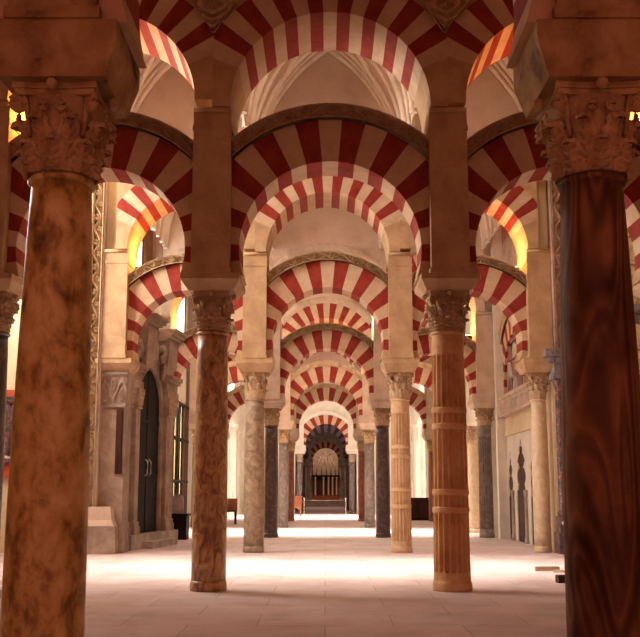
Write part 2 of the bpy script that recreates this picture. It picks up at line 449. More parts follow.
rows = [
    dict(y=5.2,   xs=[-4.62, -1.545, 1.565, 4.70], cap=(3.06, 3.57), zi=3.90, low=False, crown=7.66),
    dict(y=12.15, xs=[-4.46, -1.50, 1.64, 4.66], cap=(3.36, 3.88), zi=4.07, low=False, crown=7.66),
    dict(y=19.7,  xs=[-4.48, -1.50, 1.61, 4.58], cap=(3.22, 3.78), zi=4.05, low=False, crown=7.66),
    dict(y=26.0,  xs=[-4.60, -1.51, 1.62, 4.50], cap=(3.10, 3.58), zi=3.80, low=True, crown=7.48),
    dict(y=33.3,  xs=[-4.60, -1.49, 1.60, 4.66], cap=(3.00, 3.48), zi=3.78, low=True, crown=7.48),
    dict(y=40.3,  xs=[-4.60, -1.50, 1.61, 4.66], cap=(3.00, 3.48), zi=3.78, low=True, crown=7.48),
]
colspec = {
    (0, 1): ('gold_marble', .222, .172, 'plain', 'massive golden brown marble column in the left foreground', ()),
    (0, 2): ('veined', .236, .178, 'plain', 'massive dark column with wavy wood-like veining in the right foreground', ()),
    (1, 0): ('dark_marble', .23, .21, 'plain', 'dark marble column at the left edge, beyond the golden foreground column', ()),
    (1, 1): ('brown_marble', .222, .196, 'plain', 'smooth mottled brown column left of the aisle in the second row', ()),
    (1, 2): ('fluted', .238, .212, 'fluted', 'fluted ochre column with ring bands right of the aisle in second row', (2.31, 2.10, 1.25, 1.02)),
    (1, 3): ('brown_marble', .235, .21, 'plain', 'brown column at the far right edge, behind the dark veined foreground column', ()),
    (2, 1): ('olive_marble', .212, .195, 'plain', 'grey olive marble column left of the aisle in the third row', ()),
    (2, 2): ('fluted_pale', .215, .195, 'fluted', 'fluted pale ochre column right of the aisle in the third row', (2.2, 2.0, 1.3, .95)),
    (2, 3): ('cream_marble', .175, .16, 'plain', 'smooth cream column at the right end of the third row', ()),
    (3, 0): ('grey_marble', .19, .175, 'plain', 'grey column behind the baroque portal at left, fourth row', ()),
    (3, 1): ('dark_marble', .20, .18, 'plain', 'near-black marble column left of the aisle in the fourth row', ()),
    (3, 2): ('dark_marble', .20, .18, 'plain', 'dark marble column right of the aisle in the fourth row', ()),
    (3, 3): ('grey_marble', .20, .18, 'fluted', 'grey fluted column at the right end of the fourth row', ()),
    (4, 0): ('grey_marble', .18, .17, 'plain', 'grey column at the left end of the fifth row', ()),
    (4, 1): ('grey_marble', .18, .17, 'plain', 'blue-grey column left of the aisle in the fifth row', ()),
    (4, 2): ('grey_marble', .18, .17, 'plain', 'blue-grey column right of the aisle in the fifth row', ()),
    (4, 3): ('grey_marble', .18, .17, 'plain', 'grey column at the right end of the fifth row', ()),
    (5, 0): ('red_marble', .17, .16, 'plain', 'reddish column at the left end of the sixth row', ()),
    (5, 1): ('red_marble', .17, .16, 'plain', 'slim red-brown column left of the aisle in the sixth row', ()),
    (5, 2): ('red_marble', .17, .16, 'plain', 'slim red-brown column right of the aisle in the sixth row', ()),
    (5, 3): ('red_marble', .17, .16, 'plain', 'reddish column at the right end of the sixth row', ()),
}
for k, rw in enumerate(rows):
    xs = rw['xs']; y = rw['y']
    for i, x in enumerate(xs):
        sp = colspec.get((k, i))
        if sp:
            mt, rb, rt, st, lb, rg = sp
            make_column(x, y, rb, rt, rw['cap'][0], rw['cap'][1], M[mt], lb, st, hi=(k < 2), rings=rg, capmat='capital_brown' if k == 0 else 'stone_capital')
        if (k, i) == (0, 0) or (k, i) == (0, 3):
            make_column(x, y, .22, .195, rw['cap'][0], rw['cap'][1], M['brown_marble'], 'outermost brown marble column on the %s of the nearest row' % ('left' if i == 0 else 'right'), 'plain')
        sidew = ['at the far left end', 'left of the central aisle', 'right of the central aisle', 'at the far right end'][i]
        r_ = min(b-a for a, b in zip(xs, xs[1:]))/2-.235
        bays = [xs[j+1]-xs[j] for j in range(3)]
        if i == 0: zt = rw['crown']-(bays[0]/2-.235)
        elif i == 3: zt = rw['crown']-(bays[2]/2-.235)
        else: zt = rw['crown']-(max(bays[i-1], bays[i])/2-.235)
        make_pier(x, y, rw['cap'][1], rw['zi'], zt, 'plain stone pier with flared impost %s in the %s arcade' % (sidew, ORD[k]), 'stone_weathered' if k == 0 else 'stone' if k < 3 else 'stone_pale')
    for j in range(3):
        where = ['left bay', 'central aisle', 'right bay'][j]
        lower_arch(xs[j], xs[j+1], y, rw['zi'], rw['low'], 'lower red and cream horseshoe arch with carved rim, %s of the %s arcade' % (where, ORD[k]), hi=(k < 4),
                   mats=('cream', 'red', 'stone') if k < 3 else ('cream', 'red', 'stone_pale'))
        upper_arch(xs[j], xs[j+1], y, rw['crown'], 'upper red and cream round arch, %s of the %s arcade' % (where, ORD[k]), rout=.54 if k < 3 else .55, band=(k >= 3),
                   mats=('cream', 'red', 'stone') if k < 3 else ('cream', 'red', 'stone_pale'))

# pillar with carved capital at the left end of the third row
y3 = 19.7
root = empty('square_pillar', (-4.48, y3, 0)); tag(root, 'square stone pillar with carved capital left of the baroque portal', 'pillar')
b = MB(); b.frustum(0, 0, .30, .32, 0, .27, .29, .5); b.box(-.25, .25, -.27, .27, .5, 3.0); b.build('shaft', M['stone_brown'], root)
b = MB(); b.frustum(0, 0, .25, .27, 3.0, .30, .32, 3.78)
def fcap(sx):
    def f(a, c):
        return (-.25+.5*a-.05*c*(1-2*a), -.275-.05*c-.045*vine(a*1.5, c), 3.02+.74*c)
    return f
b.relief(fcap(1), 40, 30); b.build('capital', M['stone_brown'], root)

# carved diamond ornaments at the top of the second arcade
for x, lb in ((-1.50, 'left'), (1.61, 'right')):
    b = MB(); y0 = 12.15-.55
    def f(a, c):
        u = (a-.5)*2; half = .36*(c if c < .8 else .8)+.02
        xx = u*half; h = .03+.05*(.5+.5*cos(hypot(u*1.0, (c-.72)*2.4)*11))*(1 if abs(u) < .85 else 0)+(.03 if abs(u) >= .85 or c > .95 else 0)
        return (x+xx, y0-h*2.2, 7.36+.46*c)
    b.relief(f, 24, 30)
    b.add([(x-.02, y0, 7.36), (x+.02, y0, 7.36), (x+.30, y0, 7.82), (x-.30, y0, 7.82), (x-.02, y0-.04, 7.36), (x+.02, y0-.04, 7.36), (x+.30, y0-.05, 7.82), (x-.30, y0-.05, 7.82)],
          [(0, 1, 5, 4), (1, 2, 6, 5), (2, 3, 7, 6), (3, 0, 4, 7)])
    tag(b.build('carved_ornament', M['stone_capital']), 'carved pointed stone ornament between upper arches, %s of the central arch' % lb, 'ornament', 'carved ornaments on the second arcade')

# ------------------------------------------------------------------ rib vaults
def vault(x0, x1, y0, y1, lun=True):
    a = (x1-x0)/2; h = 2.85; cx = (x0+x1)/2; ZTOP = 8.1
    Rr = (a*a+h*h)/(2*a); off = Rr-a
    zf = lambda x: sqrt(max(0, Rr*Rr-(abs(x)+off)**2))
    N = 12
    def arc(scale=1.0):
        pts = []
        phi = atan2(h, off)
        for i in range(N+1):
            t = phi*i/N; pts.append((-(Rr*cos(t)-off), Rr*sin(t)))
        pts += [(-p[0], p[1]) for p in reversed(pts[:-1])]
        return pts
    P = arc()
    mb = MB()
    vs = []
    for yy in (y0, y1):
        for off_z in (0, .12):
            vs += [(cx+x, yy, ZTOP+z+off_z) for (x, z) in P]
    L = len(P)
    fs = []
    for i in range(L-1):
        fs.append((i, i+1, 2*L+i+1, 2*L+i)); fs.append((L+i, L+i+1, 3*L+i+1, 3*L+i))
    mb.add(vs, fs, 0, True)
    for yy in ((y0, y1) if lun else ()):   # lunette walls
        mb.add([(cx+x, yy, ZTOP+z) for (x, z) in P], [tuple(range(L))], 0, False)
    o = struct('ceiling', mb, M['vault'])
    rb = MB()
    def strip(yy, r, inset=.03):
        rb.tube([(cx+x*.985, yy, ZTOP+z*.99-.01) for (x, z) in P], r, 8)
    Ly = y1-y0
    strip(y1-.08, .07); strip(y1-.34, .05)
    n = max(3, int(Ly/.62))
    for k in range(1, n):
        strip(y0+Ly*k/n, .075 if k % 2 else .05)
    # diagonals
    for sg in (-1, 1):
        for (ya, yb) in ((y0, (y0+y1)/2), ((y0+y1)/2, y1)):
            rb.tube([(cx+sg*x*.985, ya+(yb-ya)*(.5+.5*x/a), ZTOP+z*.99-.01) for (x, z) in P], .06, 8)
    rb.tube([(cx, y0, ZTOP+h-.03), (cx, y1, ZTOP+h-.03)], .045, 8)
    rb.build('rib', M['rib'], o)
    return o

def ceiling_row(ka, kb, y0, y1):
    A, B = rows[ka]['xs'], rows[kb]['xs']
    xs = [(p+q)/2 for p, q in zip(A, B)]
    for j in range(3): vault(xs[j], xs[j+1], y0, y1)
for k in range(5):
    ceiling_row(k, k+1, rows[k]['y']+.57, rows[k+1]['y']-.57)
ceiling_row(5, 5, 40.3+.57, 54.12)

# ------------------------------------------------------------------ the setting
struct('floor', MB().box(-9, 9, -4, 100, -.2, 0), M['floor'])
sx = MB()
sx.box(-8.6, 8.6, -4, 5.75, 8.9, 9.1)
struct('ceiling', sx, M['dark_wood'])
for nmz, x0, x1 in (('ceiling', -8.6, -4.55), ('ceiling', 4.62, 8.6)):
    struct(nmz, MB().box(x0, x1, 5.75, 20.0, 8.9, 9.1), M['stone'])
struct('wall_left', MB().box(-8.6, -8.2, -4, 20.0, 0, 9.1), M['stone'])
struct('wall_right', MB().box(8.2, 8.6, -4, 20.0, 0, 9.1), M['stone'])
struct('wall_third_arcade_left', MB().box(-8.6, -4.74, 19.55, 19.95, 0, 8.9).box(-4.74, -4.49, 19.4, 19.95, 6.4, 8.9), M['cream_plaster'])
struct('wall_third_arcade_right', MB().box(4.84, 8.6, 19.55, 19.95, 0, 8.9).box(4.59, 4.84, 19.4, 19.95, 6.4, 8.9), M['cream_plaster'])
# side walls of the narrow part
struct('wall_left_inner', MB().box(-5.6, -5.1, 19.95, 26.5, 0, 9.0), M['stone'])
w = MB(); w.box(-5.3, -5.0, 33.0, 54.2, 0, 9.0); w.box(-5.3, -5.0, 26.5, 33.0, 4.3, 9.0)
struct('wall_left_far', w, M['white_wall'])
struct('wall_chapel_back', MB().box(-8.4, -8.2, 26.2, 33.3, 0, 5), M['cream_plaster'])
struct('wall_chapel_side', MB().box(-8.2, -5.2, 33.0, 33.2, 0, 5), M['cream_plaster'])
struct('wall_chapel_front', MB().box(-8.2, -5.5, 26.3, 26.5, 0, 5), M['cream_plaster'])
struct('ceiling_chapel', MB().box(-8.4, -5.2, 26.3, 33.2, 4.9, 5.05), M['cream_plaster'])
struct('wall_right_inner', MB().box(5.0, 5.5, 19.95, 26.5, 0, 9.0), M['stone_pale'])
struct('wall_right_far', MB().box(5.06, 5.4, 26.5, 54.2, 0, 9.0), M['white_wall'])
# pilasters on the far white walls
for sd, xw in ((-1, -5.0), (1, 5.06)):
    for yy in (36.8, 43.0, 45.5, 48.0, 50.5, 53.0):
        b = MB(); b.box(xw-.0 if sd < 0 else xw-.16, xw+.16 if sd < 0 else xw, yy-.25, yy+.25, 0, 4.6)
        b.box(xw if sd < 0 else xw-.24, xw+.24 if sd < 0 else xw, yy-.32, yy+.32, 4.6, 4.9)
        b.box(xw if sd < 0 else xw-.22, xw+.22 if sd < 0 else xw, yy-.3, yy+.3, 0, .3)
        struct('trim_pilaster', b, M['white_wall'])
# seventh arcade: wall with one opening
def opening_wall(name, y, x0, x1, m, hw_=.30, rb=None):
    """solid wall above and beside the single far arch"""
    c = (-1.50+1.60)/2; w = 3.10; r = w/2-.36+.72; lim = w/2-.25; cz = 3.78+.26
    b = MB(); b.box(x0, -1.75, y-hw_, y+hw_, 0, 9); b.box(1.85, x1, y-hw_, y+hw_, 0, 9)
    z0 = cz+sqrt(r*r-lim*lim)
    n = 24
    for i in range(n):
        xa = -1.3+2.6*i/n; xb = -1.3+2.6*(i+1)/n
        za = cz+sqrt(r*r-xa*xa); zb = cz+sqrt(r*r-xb*xb)
        v = [(c+xa, y-hw_, za), (c+xb, y-hw_, zb), (c+xb, y-hw_, 9), (c+xa, y-hw_, 9), (c+xa, y+hw_, za), (c+xb, y+hw_, zb), (c+xb, y+hw_, 9), (c+xa, y+hw_, 9)]
        b.add(v, [(0, 1, 2, 3), (4, 7, 6, 5), (0, 4, 5, 1)])
    b.box(-1.75, c-1.3, y-hw_, y+hw_, 6.1, 9); b.box(c+1.3, 1.85, y-hw_, y+hw_, 6.1, 9)
    struct(name, b, M[m])
opening_wall('wall_far_white', 54.5, -5.0, 5.06, 'white_wall')
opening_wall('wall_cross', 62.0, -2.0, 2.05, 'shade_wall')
opening_wall('wall_cross', 84.5, -2.0, 2.05, 'stone_grey')
def far_row(y, x0, x1, k, colm, mts, stone, zi=3.78):
    for x, sd in ((x0, 'left'), (x1, 'right')):
        make_column(x, y, .18, .165, 3.0, 3.48, M[colm], '%s column %s of the aisle in the %s arcade' % ({'grey_marble': 'grey', 'stone_grey': 'pale grey'}[colm], sd, ORD[k]), capmat='stone_pale')
        make_pier(x, y, 3.48, zi, 6.1, 'pale pier with impost %s of the aisle in the %s arcade' % (sd, ORD[k]), stone, roll=False, hw=.25, dy=.3)
    lower_arch(x0, x1, y, zi, True, 'striped horseshoe arch over the aisle in the %s arcade' % ORD[k], mats=mts, band=stone, hi=False, th=.28)
far_row(54.5, -1.50, 1.60, 6, 'grey_marble', ('cream', 'red', 'white_wall'), 'white_wall')
far_row(62.0, -1.50, 1.60, 7, 'grey_marble', ('shaded_cream', 'shaded_red', 'shade_wall'), 'shade_wall')
far_row(84.5, -1.50, 1.60, 8, 'stone_grey', ('cream', 'red', 'stone_grey'), 'stone_grey')
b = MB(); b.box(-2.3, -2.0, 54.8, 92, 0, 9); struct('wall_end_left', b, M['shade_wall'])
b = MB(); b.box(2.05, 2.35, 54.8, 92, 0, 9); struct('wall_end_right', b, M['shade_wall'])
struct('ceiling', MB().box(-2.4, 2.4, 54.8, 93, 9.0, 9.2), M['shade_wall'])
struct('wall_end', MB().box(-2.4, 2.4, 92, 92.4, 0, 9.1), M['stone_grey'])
# retable at the far end
t = empty('retable', (.05, 91.6, 0)); tag(t, 'distant carved altarpiece with dark cornice at the end of the aisle', 'altarpiece')
b = MB(); b.box(-1.3, 1.3, -.35, .35, 0, .9); b.build('altar_base', M['red_wood'], t)
b = MB(); b.box(-1.25, 1.25, -.05, .35, .9, 2.7); b.build('panel', M['dark_wood'], t)
b = MB(); b.box(-1.4, 1.4, -.3, .35, 2.7, 2.9); b.build('cornice', M['black'], t)
for x in (-1.0, -.2, .3, .7, 1.1):
    b = MB(); b.lathe([(.10, .9), (.12, 1.0), (.085, 1.1), (.08, 2.5), (.12, 2.62), (.13, 2.7)], 12, x, -.18); b.build('colonnette', M['stone_pale'], t)
b = MB(); b.box(-1.25, 1.25, 0, .3, 2.9, 4.8); b.build('upper_panel', M['stone_grey'], t)
for x in (-.9, -.4, .1, .55, 1.0):
    b = MB(); b.tube([(x, -.06, 2.9), (x*.9, -.06, 3.8), (x*.5, -.06, 4.7)], .06, 8); b.build('tracery_rib', M['stone_pale'], t)
for k in range(3):
    struct('trim_step', MB().box(-2.0, 2.05, 80.5+k*1.2, 92.0, .0+.16*k, .16*(k+1)), M['stone_grey'])

# ------------------------------------------------------------------ carved door jambs beside the third arcade
def jamb(name, x0, x1, yf, z0, z1, label, mat, nu=9, per=.55):
    t = empty(name, ((x0+x1)/2, yf, 0)); tag(t, label, 'carved pilaster', 'carved vertical borders')
    W = x1-x0
    b = MB(); b.box(-W/2, W/2, 0, .15, z0, z1)
    b.build('backing', M['stone_pale'], t)
    b = MB(); H = z1-z0; nv = int(H/.022)
    b.relief(lambda a, c: (-W/2*.8+W*.8*a, -.0-.13*vine(c*H/per, a, 1.6), z0+H*c), nu*3, nv)
    b.build('scroll_relief', M[mat], t)
    b = MB()
    for sg in (-1, 1):
        b.tube([(sg*W*.44, -.04, z0), (sg*W*.44, -.04, z1)], .035, 8)
    b.build('border_roll', M['stone_pale'], t)
    return t
jamb('carved_jamb', -5.05, -4.74, 19.28, .95, 8.4, 'tall border of carved scrollwork left of the square pillar', 'stone_capital')
jamb('carved_jamb', 4.86, 5.16, 19.28, 4.2, 8.4, 'tall border of carved tracery above the dark marble altar frame at right', 'stone_pale')
# battered stone plinth at the left corner
t = empty('pier_plinth', (-4.75, 19.35, 0)); tag(t, 'battered grey stone plinth with mouldings under the left carved border', 'plinth')
b = MB(); b.frustum(0, 0, .50, .32, 0, .46, .28, .56); b.build('base_block', M['stone_brown'], t)
b = MB(); b.frustum(-.02, 0, .46, .28, .56, .40, .22, .68); b.frustum(-.02, 0, .40, .22, .68, .36, .2, .95); b.build('moulding', M['stone_pale'], t)

# ------------------------------------------------------------------ baroque portal on the left
ang = atan2(4.8, .7)
P = empty('baroque_portal', (-4.30, 20.15, 0), ang); tag(P, 'baroque stone chapel portal with arched door and broken pediment on left', 'portal')
F = .08; DH = .84
def door_half(z):
    if z < 3.25: return DH
    q = (z-3.25)/.92
    return DH*(1-q**1.9)**.62 if q < 1 else 0
b = MB(); uc = 1.58; n = 44; UE = 3.35
zs = [4.75*i/n for i in range(n+1)]
for i in range(n):
    h0 = door_half(zs[i]+.001); h1 = door_half(zs[i+1]-.001)
    for sg in (-1, 1):
        e = 0 if sg < 0 else UE
        v = [(uc+sg*h0, F, zs[i]), (e, F, zs[i]), (e, F, zs[i+1]), (uc+sg*h1, F, zs[i+1]),
             (uc+sg*h0, .6, zs[i]), (e, .6, zs[i]), (e, .6, zs[i+1]), (uc+sg*h1, .6, zs[i+1])]
        b.add(v, [(0, 1, 2, 3), (4, 7, 6, 5), (0, 3, 7, 4), (1, 5, 6, 2), (3, 2, 6, 7), (0, 4, 5, 1)])
b.build('portal_wall', M['stone_brown'], P)
b = MB()
prof = [(door_half(.35+3.82*i/40), .35+3.82*i/40) for i in range(41)]
path = [(uc-h_-.05, F, z) for h_, z in prof]+[(uc+h_+.05, F, z) for h_, z in reversed(prof)]
b.tube(path, .045, 8); b.tube([(x+(.09 if x > uc else -.09), y+.01, z+(.06 if z > 3.6 else 0)) for (x, y, z) in path], .035, 8)
b.build('architrave', M['stone_brown'], P)
D = MB(); D.box(uc-DH, uc+DH, F+.05, F+.12, .34, 4.2)
D.box(uc-.02, uc+.02, F+.035, F+.05, .34, 4.1)
for z in (1.7, 2.85): D.box(uc-.8, uc+.8, F+.02, F+.05, z, z+.08)
Do = D.build('door', M['black'], P)
for sg in (-1, 1):
    b = MB(); b.tube([(uc+sg*.12, F+.03, 1.62), (uc+sg*.12, F-.03, 1.68), (uc+sg*.12, F-.03, 1.95), (uc+sg*.12, F+.03, 2.0)], .018, 8); b.build('door_handle', M['stone_grey'], Do)
def pil(u0, u1, out, z0, z1):
    b = MB(); b.box(u0-.05, u1+.05, F-out-.05, F, z0, z0+.18); b.box(u0-.02, u1+.02, F-out-.03, F, z0+.18, z0+.28)
    b.box(u0, u1, F-out, F, z0+.28, z1-.45)
    b.frustum((u0+u1)/2, F-out/2-.02, (u1-u0)/2, out/2+.02, z1-.45, (u1-u0)/2+.05, out/2+.06, z1-.08)
    b.box(u0-.06, u1+.06, F-out-.08, F, z1-.08, z1)
    o = b.build('pilaster', M['stone_brown'], P)
    c = MB()
    c.relief(lambda a, d: (u0+(u1-u0)*a, F-out-.01-.04*vine(a*1.2, d)-.05*d, z1-.45+.36*d), 24, 16)
    c.build('carved_capital', M['stone_capital'], o)
pil(.04, .24, .05, .32, 3.55); pil(.36, .62, .12, .32, 3.55); pil(2.54, 2.80, .12, .32, 3.55); pil(2.95, 3.25, .07, .32, 3.55)
for (ua, ub) in ((0, .68), (2.48, 3.33)):
    b = MB()
    for (z0, z1, o_) in ((3.55, 3.72, .16), (3.72, 3.92, .12), (3.92, 4.0, .2), (4.0, 4.1, .26)): b.box(ua, ub, F-o_, F, z0, z1)
    b.build('entablature', M['stone_brown'], P)
# two projecting cornice blocks of the broken pediment
for (u0, u1, z) in ((.62, 1.45, 5.02), (2.15, 3.0, 4.92)):
    b = MB()
    for k, (p, q, o_) in enumerate(((0, .09, .22), (.09, .15, .30), (.15, .23, .38), (.23, .29, .44))):
        b.box(u0-.0, u1+.04*k, F-o_, F+.3, z+p, z+q)
    b.build('broken_pediment', M['stone_brown'], P)
    b = MB(); b.frustum((u0+u1)/2, F+.0, .26, .16, 4.1, .38, .26, z); b.build('pediment_bracket', M['stone_brown'], P)
for (cu, cz_, rr_, sg) in ((.30, 4.42, .24, 1), (1.10, 4.62, .22, -1), (2.05, 4.55, .22, 1), (2.85, 4.45, .22, -1)):
    b = MB(); pts = []
    for i in range(30):
        q = i/29*2.2*2*pi; r2 = rr_*(1-q/(2.5*2*pi)); pts.append((cu+sg*r2*cos(q), F-.14, cz_+r2*sin(q)))
    b.tube(pts, .06, 8); b.ball((cu, F-.14, cz_), .09, n=10)
    b.tube([(cu+sg*rr_, F-.12, cz_), (cu+sg*rr_*1.05, F-.1, cz_-.35), (cu+sg*rr_*.6, F-.08, cz_-.6)], [.07, .09, .05], 8)
    b.build('scroll', M['stone_brown'], P)
b = MB(); b.ball((uc, F-.06, 4.62), .22, (1, .5, 1.3), 16)
for k in range(10):
    q = k*pi/5; b.ball((uc+.26*cos(q), F-.04, 4.62+.34*sin(q)), .08, n=8)
b.build('cartouche', M['stone_brown'], P)
b = MB(); b.box(0, UE, -.14, F, 0, .32); b.box(.7, 2.5, -.38, -.14, 0, .16)
b.build('step', M['stone_grey'], P)
b = MB(); b.box(UE-.12, UE, .6, 1.15, 0, 4.6); b.box(.0, .12, .6, .72, 0, 4.6); b.build('side_return', M['stone_brown'], P)
# dark vertical panel left of the door
b = MB(); b.box(-.07, .07, -.03, .02, 1.62, 2.97); b.box(-.05, .05, -.045, -.03, 1.66, 2.93)
o = b.build('hanging_panel', M['dark_wood']); o.location = (-4.33, 19.41, 0); tag(o, 'narrow dark wooden panel hung on the pillar left of the portal', 'panel')

# ------------------------------------------------------------------ iron gate beyond the portal
G = empty('iron_gate', (-4.9, 26.7, 0)); tag(G, 'tall black iron gate with lit chapel behind, beyond the portal', 'gate')
for k in range(10):
    b = MB(); yy = .1+k*.60; b.tube([(0, yy, 0.02), (0, yy, 4.25)], .035, 6); b.build('bar', M['black'], G)
b = MB(); b.box(-.03, .03, 5.15, 6.2, .02, 4.2); b.build('solid_leaf', M['dark_wood'], G)
for z in (.12, 1.6, 3.0, 4.2):
    b = MB(); b.box(-.04, .04, 0, 6.25, z-.05, z+.05); b.build('rail', M['black'], G)
b = MB(); b.box(-.28, .28, -.25, .25, 0, .62); b.box(-.32, .32, -.29, .29, .62, .68)
o = b.build('dark_stand', M['black']); o.location = (-3.95, 25.0, 0); tag(o, 'low black box stand on the floor at the end of the portal', 'stand')
b = MB(); b.box(-.16, .16, -.04, .04, 0, .30); b.lathe([(.16, -.04), (.16, .04)], 20)
vs = MB()
vs.box(-.16, .16, -.04, .04, 0, .34)
n_ = 12; pts = [(.16*cos(pi*i/n_), .34+.18*sin(pi*i/n_)) for i in range(n_+1)]
vs.add([(x, -.04, z) for x, z in pts]+[(x, .04, z) for x, z in pts], [tuple(range(n_, -1, -1)), tuple(range(n_+1, 2*n_+2))]+[(i, i+1, n_+2+i, n_+1+i) for i in range(n_)])
o = vs.build('arched_slab', M['stone_grey']); o.location = (-3.95, 25.0, .68); tag(o, 'small pale round-topped slab standing on the black box stand', 'slab')

# ------------------------------------------------------------------ right wall between third and fourth rows (plane x = 4.95)
W = empty('blind_arcade', (5.0, 20.6, 0)); tag(W, 'pale wall panel with three dark lobed niches under a carved cornice, right', 'wall panel')
def nh(z, w, top):   # lobed niche outline
    t_ = z/top
    if t_ > 1: return 0
    if t_ > .93: return w*.12
    if t_ > .86: return w*.34
    if t_ > .72: return w*(.40+.42*sin(pi*(t_-.72)/.14*.5)) if t_ < .79 else w*(.82-.35*(t_-.79)/.07)
    if t_ > .56: return w*(.62+.3*sin(pi*(t_-.56)/.16))
    if t_ > .50: return w*.72
    return w
niches = [(1.55, .34, 2.3), (2.9, .58, 2.56), (4.25, .34, 2.3)]
b = MB(); n = 70; top = 2.75
for i in range(n):
    z0, z1 = top*i/n, top*(i+1)/n; zm = (z0+z1)/2
    cuts = [0.9]
    for (c, w_, tp) in niches:
        hh = nh(zm, w_, tp)
        if hh > 0: cuts += [c-hh, c+hh]
    cuts.append(5.1)
    for a_, c_ in zip(cuts[::2], cuts[1::2]): b.box(-.03, -.0, a_, c_, z0, z1)
b.build('plaster_panel', M['white_wall'], W)
b = MB()
for c, w_, tp in niches: b.box(-.006, 0, c-w_, c+w_, 0, tp)
b.build('niche_shade', M['dark_wood'], W)  # niches lie almost flush; the shade of their depth is put into the colour
for (c, w_, tp) in niches:
    b = MB(); b.lathe([(.06, 0), (.06, .12), (.04, .16), (.035, 1.12), (.05, 1.2), (.06, 1.3)], 12, -.07, c-w_-.06); b.build('colonnette', M['stone_grey'], W)
b = MB(); b.box(-.09, 0, .6, 5.4, 2.75, 2.82); b.box(-.06, 0, .5, .9, 0, 2.75); b.box(-.06, 0, 5.1, 5.4, 0, 2.75); b.box(-.07, 0, .5, 5.4, 2.82, 3.25)
b.build('frame', M['cream_plaster'], W)
b = MB(); b.box(-.15, 0, .5, 5.4, 3.3, 3.72)
b.relief(lambda a, c: (-.15-.05*vine(a*9, c), 5.4-4.9*a, 3.3+.42*c), 220, 12); b.box(-.26, 0, .5, 5.4, 3.25, 3.3); b.box(-.24, 0, .5, 5.4, 3.72, 3.82)
b.build('carved_cornice', M['stone_pale'], W)
# blind horseshoe arch above
o = lower_arch(-1.55, 1.55, 0, 3.85, True, 'blind striped horseshoe arch set in the right wall above the cornice', th=.04, hi=False, grp='wall arches')
o.rotation_euler = (0, 0, -pi/2); o.location = (4.90, 23.6, 3.86)
t = empty('banded_infill', (4.98, 23.6, 3.84)); tag(t, 'stacked cushion-shaped mauve and red stones filling the blind arch on right wall', 'stonework')
for k in range(5):
    for c_ in (-.62, .05, .7):
        if abs(c_) > .5 and k > 3: continue
        b = MB(); b.box(-.06, 0, c_-.30, c_+.30, .44*k, .44*k+.14)
        n_ = 10; pts = [(c_+.30*cos(pi*i/n_), .44*k+.14+.26*sin(pi*i/n_)) for i in range(n_+1)]
        b.add([(-.06, y, z) for y, z in pts]+[(0, y, z) for y, z in pts], [tuple(range(n_+1)), tuple(range(2*n_+1, n_, -1))]+[(i, i+1, n_+2+i, n_+1+i) for i in range(n_)])
        b.build('cushion_stone', M['plum_stone' if (k+int(c_*2)) % 2 else 'stone_grey'], t)
b = MB(); b.box(-.08, 0, -1.15, -.80, .05, .8); b.build('recess_shade', M['dark_wood'], t)  # raised block; the dark of a recess is put into its colour
# engaged column on the right wall beyond the fourth row
make_column(4.66, 29.0, .19, .17, 2.85, 3.3, M['cream_marble'], 'pinkish column standing against the right wall behind the grey fluted column')
for yy, nn in ((25.35, 1), (26.85, 2)):
    struct('trim_strip', MB().box(4.72, 5.0, yy-.12, yy+.12, 0, 8.9), M['white_wall'])

# altar frame at right edge of the third row
A = empty('altar_frame', (5.2, 19.2, 0)); tag(A, 'dark marble altar frame with gilt strip beside the cream column, right', 'altar frame')
b = MB(); b.box(-.42, .45, -.12, .34, 0, .42); b.box(-.38, .45, -.08, .34, .42, .75); b.build('base', M['black_marble'], A)
b = MB(); b.lathe([(.11, .75), (.12, .82), (.09, .9), (.085, 3.35), (.12, 3.5), (.13, 3.6)], 18, -.28, .06); b.build('marble_colonnette', M['black_marble'], A)
b = MB(); b.box(-.14, .05, .02, .34, .75, 3.6); b.build('gilt_strip', M['gilt'], A)
b = MB(); b.box(.05, .45, .10, .34, .75, 3.6); b.build('back_panel', M['slate_marble'], A)
b = MB()
for (z0, z1, o_) in ((3.6, 3.72, 0), (3.72, 3.95, -.03), (3.95, 4.05, .08), (4.05, 4.2, .18)):
    b.box(-.42-o_, .45, -.10-o_, .34, z0, z1)
b.build('entablature', M['slate_marble'], A)
b = MB(); b.lathe([(.06, .0), (.08, .04), (.03, .1), (.05, .2), (.07, .28), (.05, .36), (.02, .42)], 14)
b.ball((-.06, 0, .2), .05, n=8); b.ball((.06, 0, .24), .045, n=8)
o = b.build('white_carving', M['white_wall']); o.location = (4.93, 19.02, .42); tag(o, 'small white carved urn on the ledge of the dark marble altar frame', 'urn')
# slivers of the third-row wall beyond the foreground columns
t = empty('wall_hanging', (-6.55, 19.5, 0)); tag(t, 'red wall hanging with a dark carved picture at the left edge', 'wall hanging')
b = MB(); b.box(-.55, .5, -.04, .04, 1.55, 3.4); b.build('red_cloth', M['red_wall'], t)
b = MB(); b.relief(lambda a, c: (-.4+.6*a, -.06-.05*vine(a*2, c), 1.85+1.4*c), 30, 40); b.box(-.4, .2, -.06, -.04, 1.85, 3.25); b.build('dark_picture', M['black_marble'], t)
t = empty('relief_wall', (6.6, 19.5, 0)); tag(t, 'cream relief wall with scroll bands and grey cornice at the right edge', 'relief')
for k in range(8):
    b = MB(); z0 = 2.5+k*.62
    b.relief(lambda a, c: (-.9+1.8*a, -.06-.05*vine(a*4, c), z0+.45*c), 70, 12); b.box(-.9, .9, -.06, .05, z0-.08, z0+.5); b.build('relief_band', M['cream_plaster'], t)
b = MB(); b.box(-.9, .9, -.35, .05, 5.0, 5.2); b.box(-.9, .9, -.25, .05, 4.85, 5.0); b.build('cornice', M['slate_marble'], t)

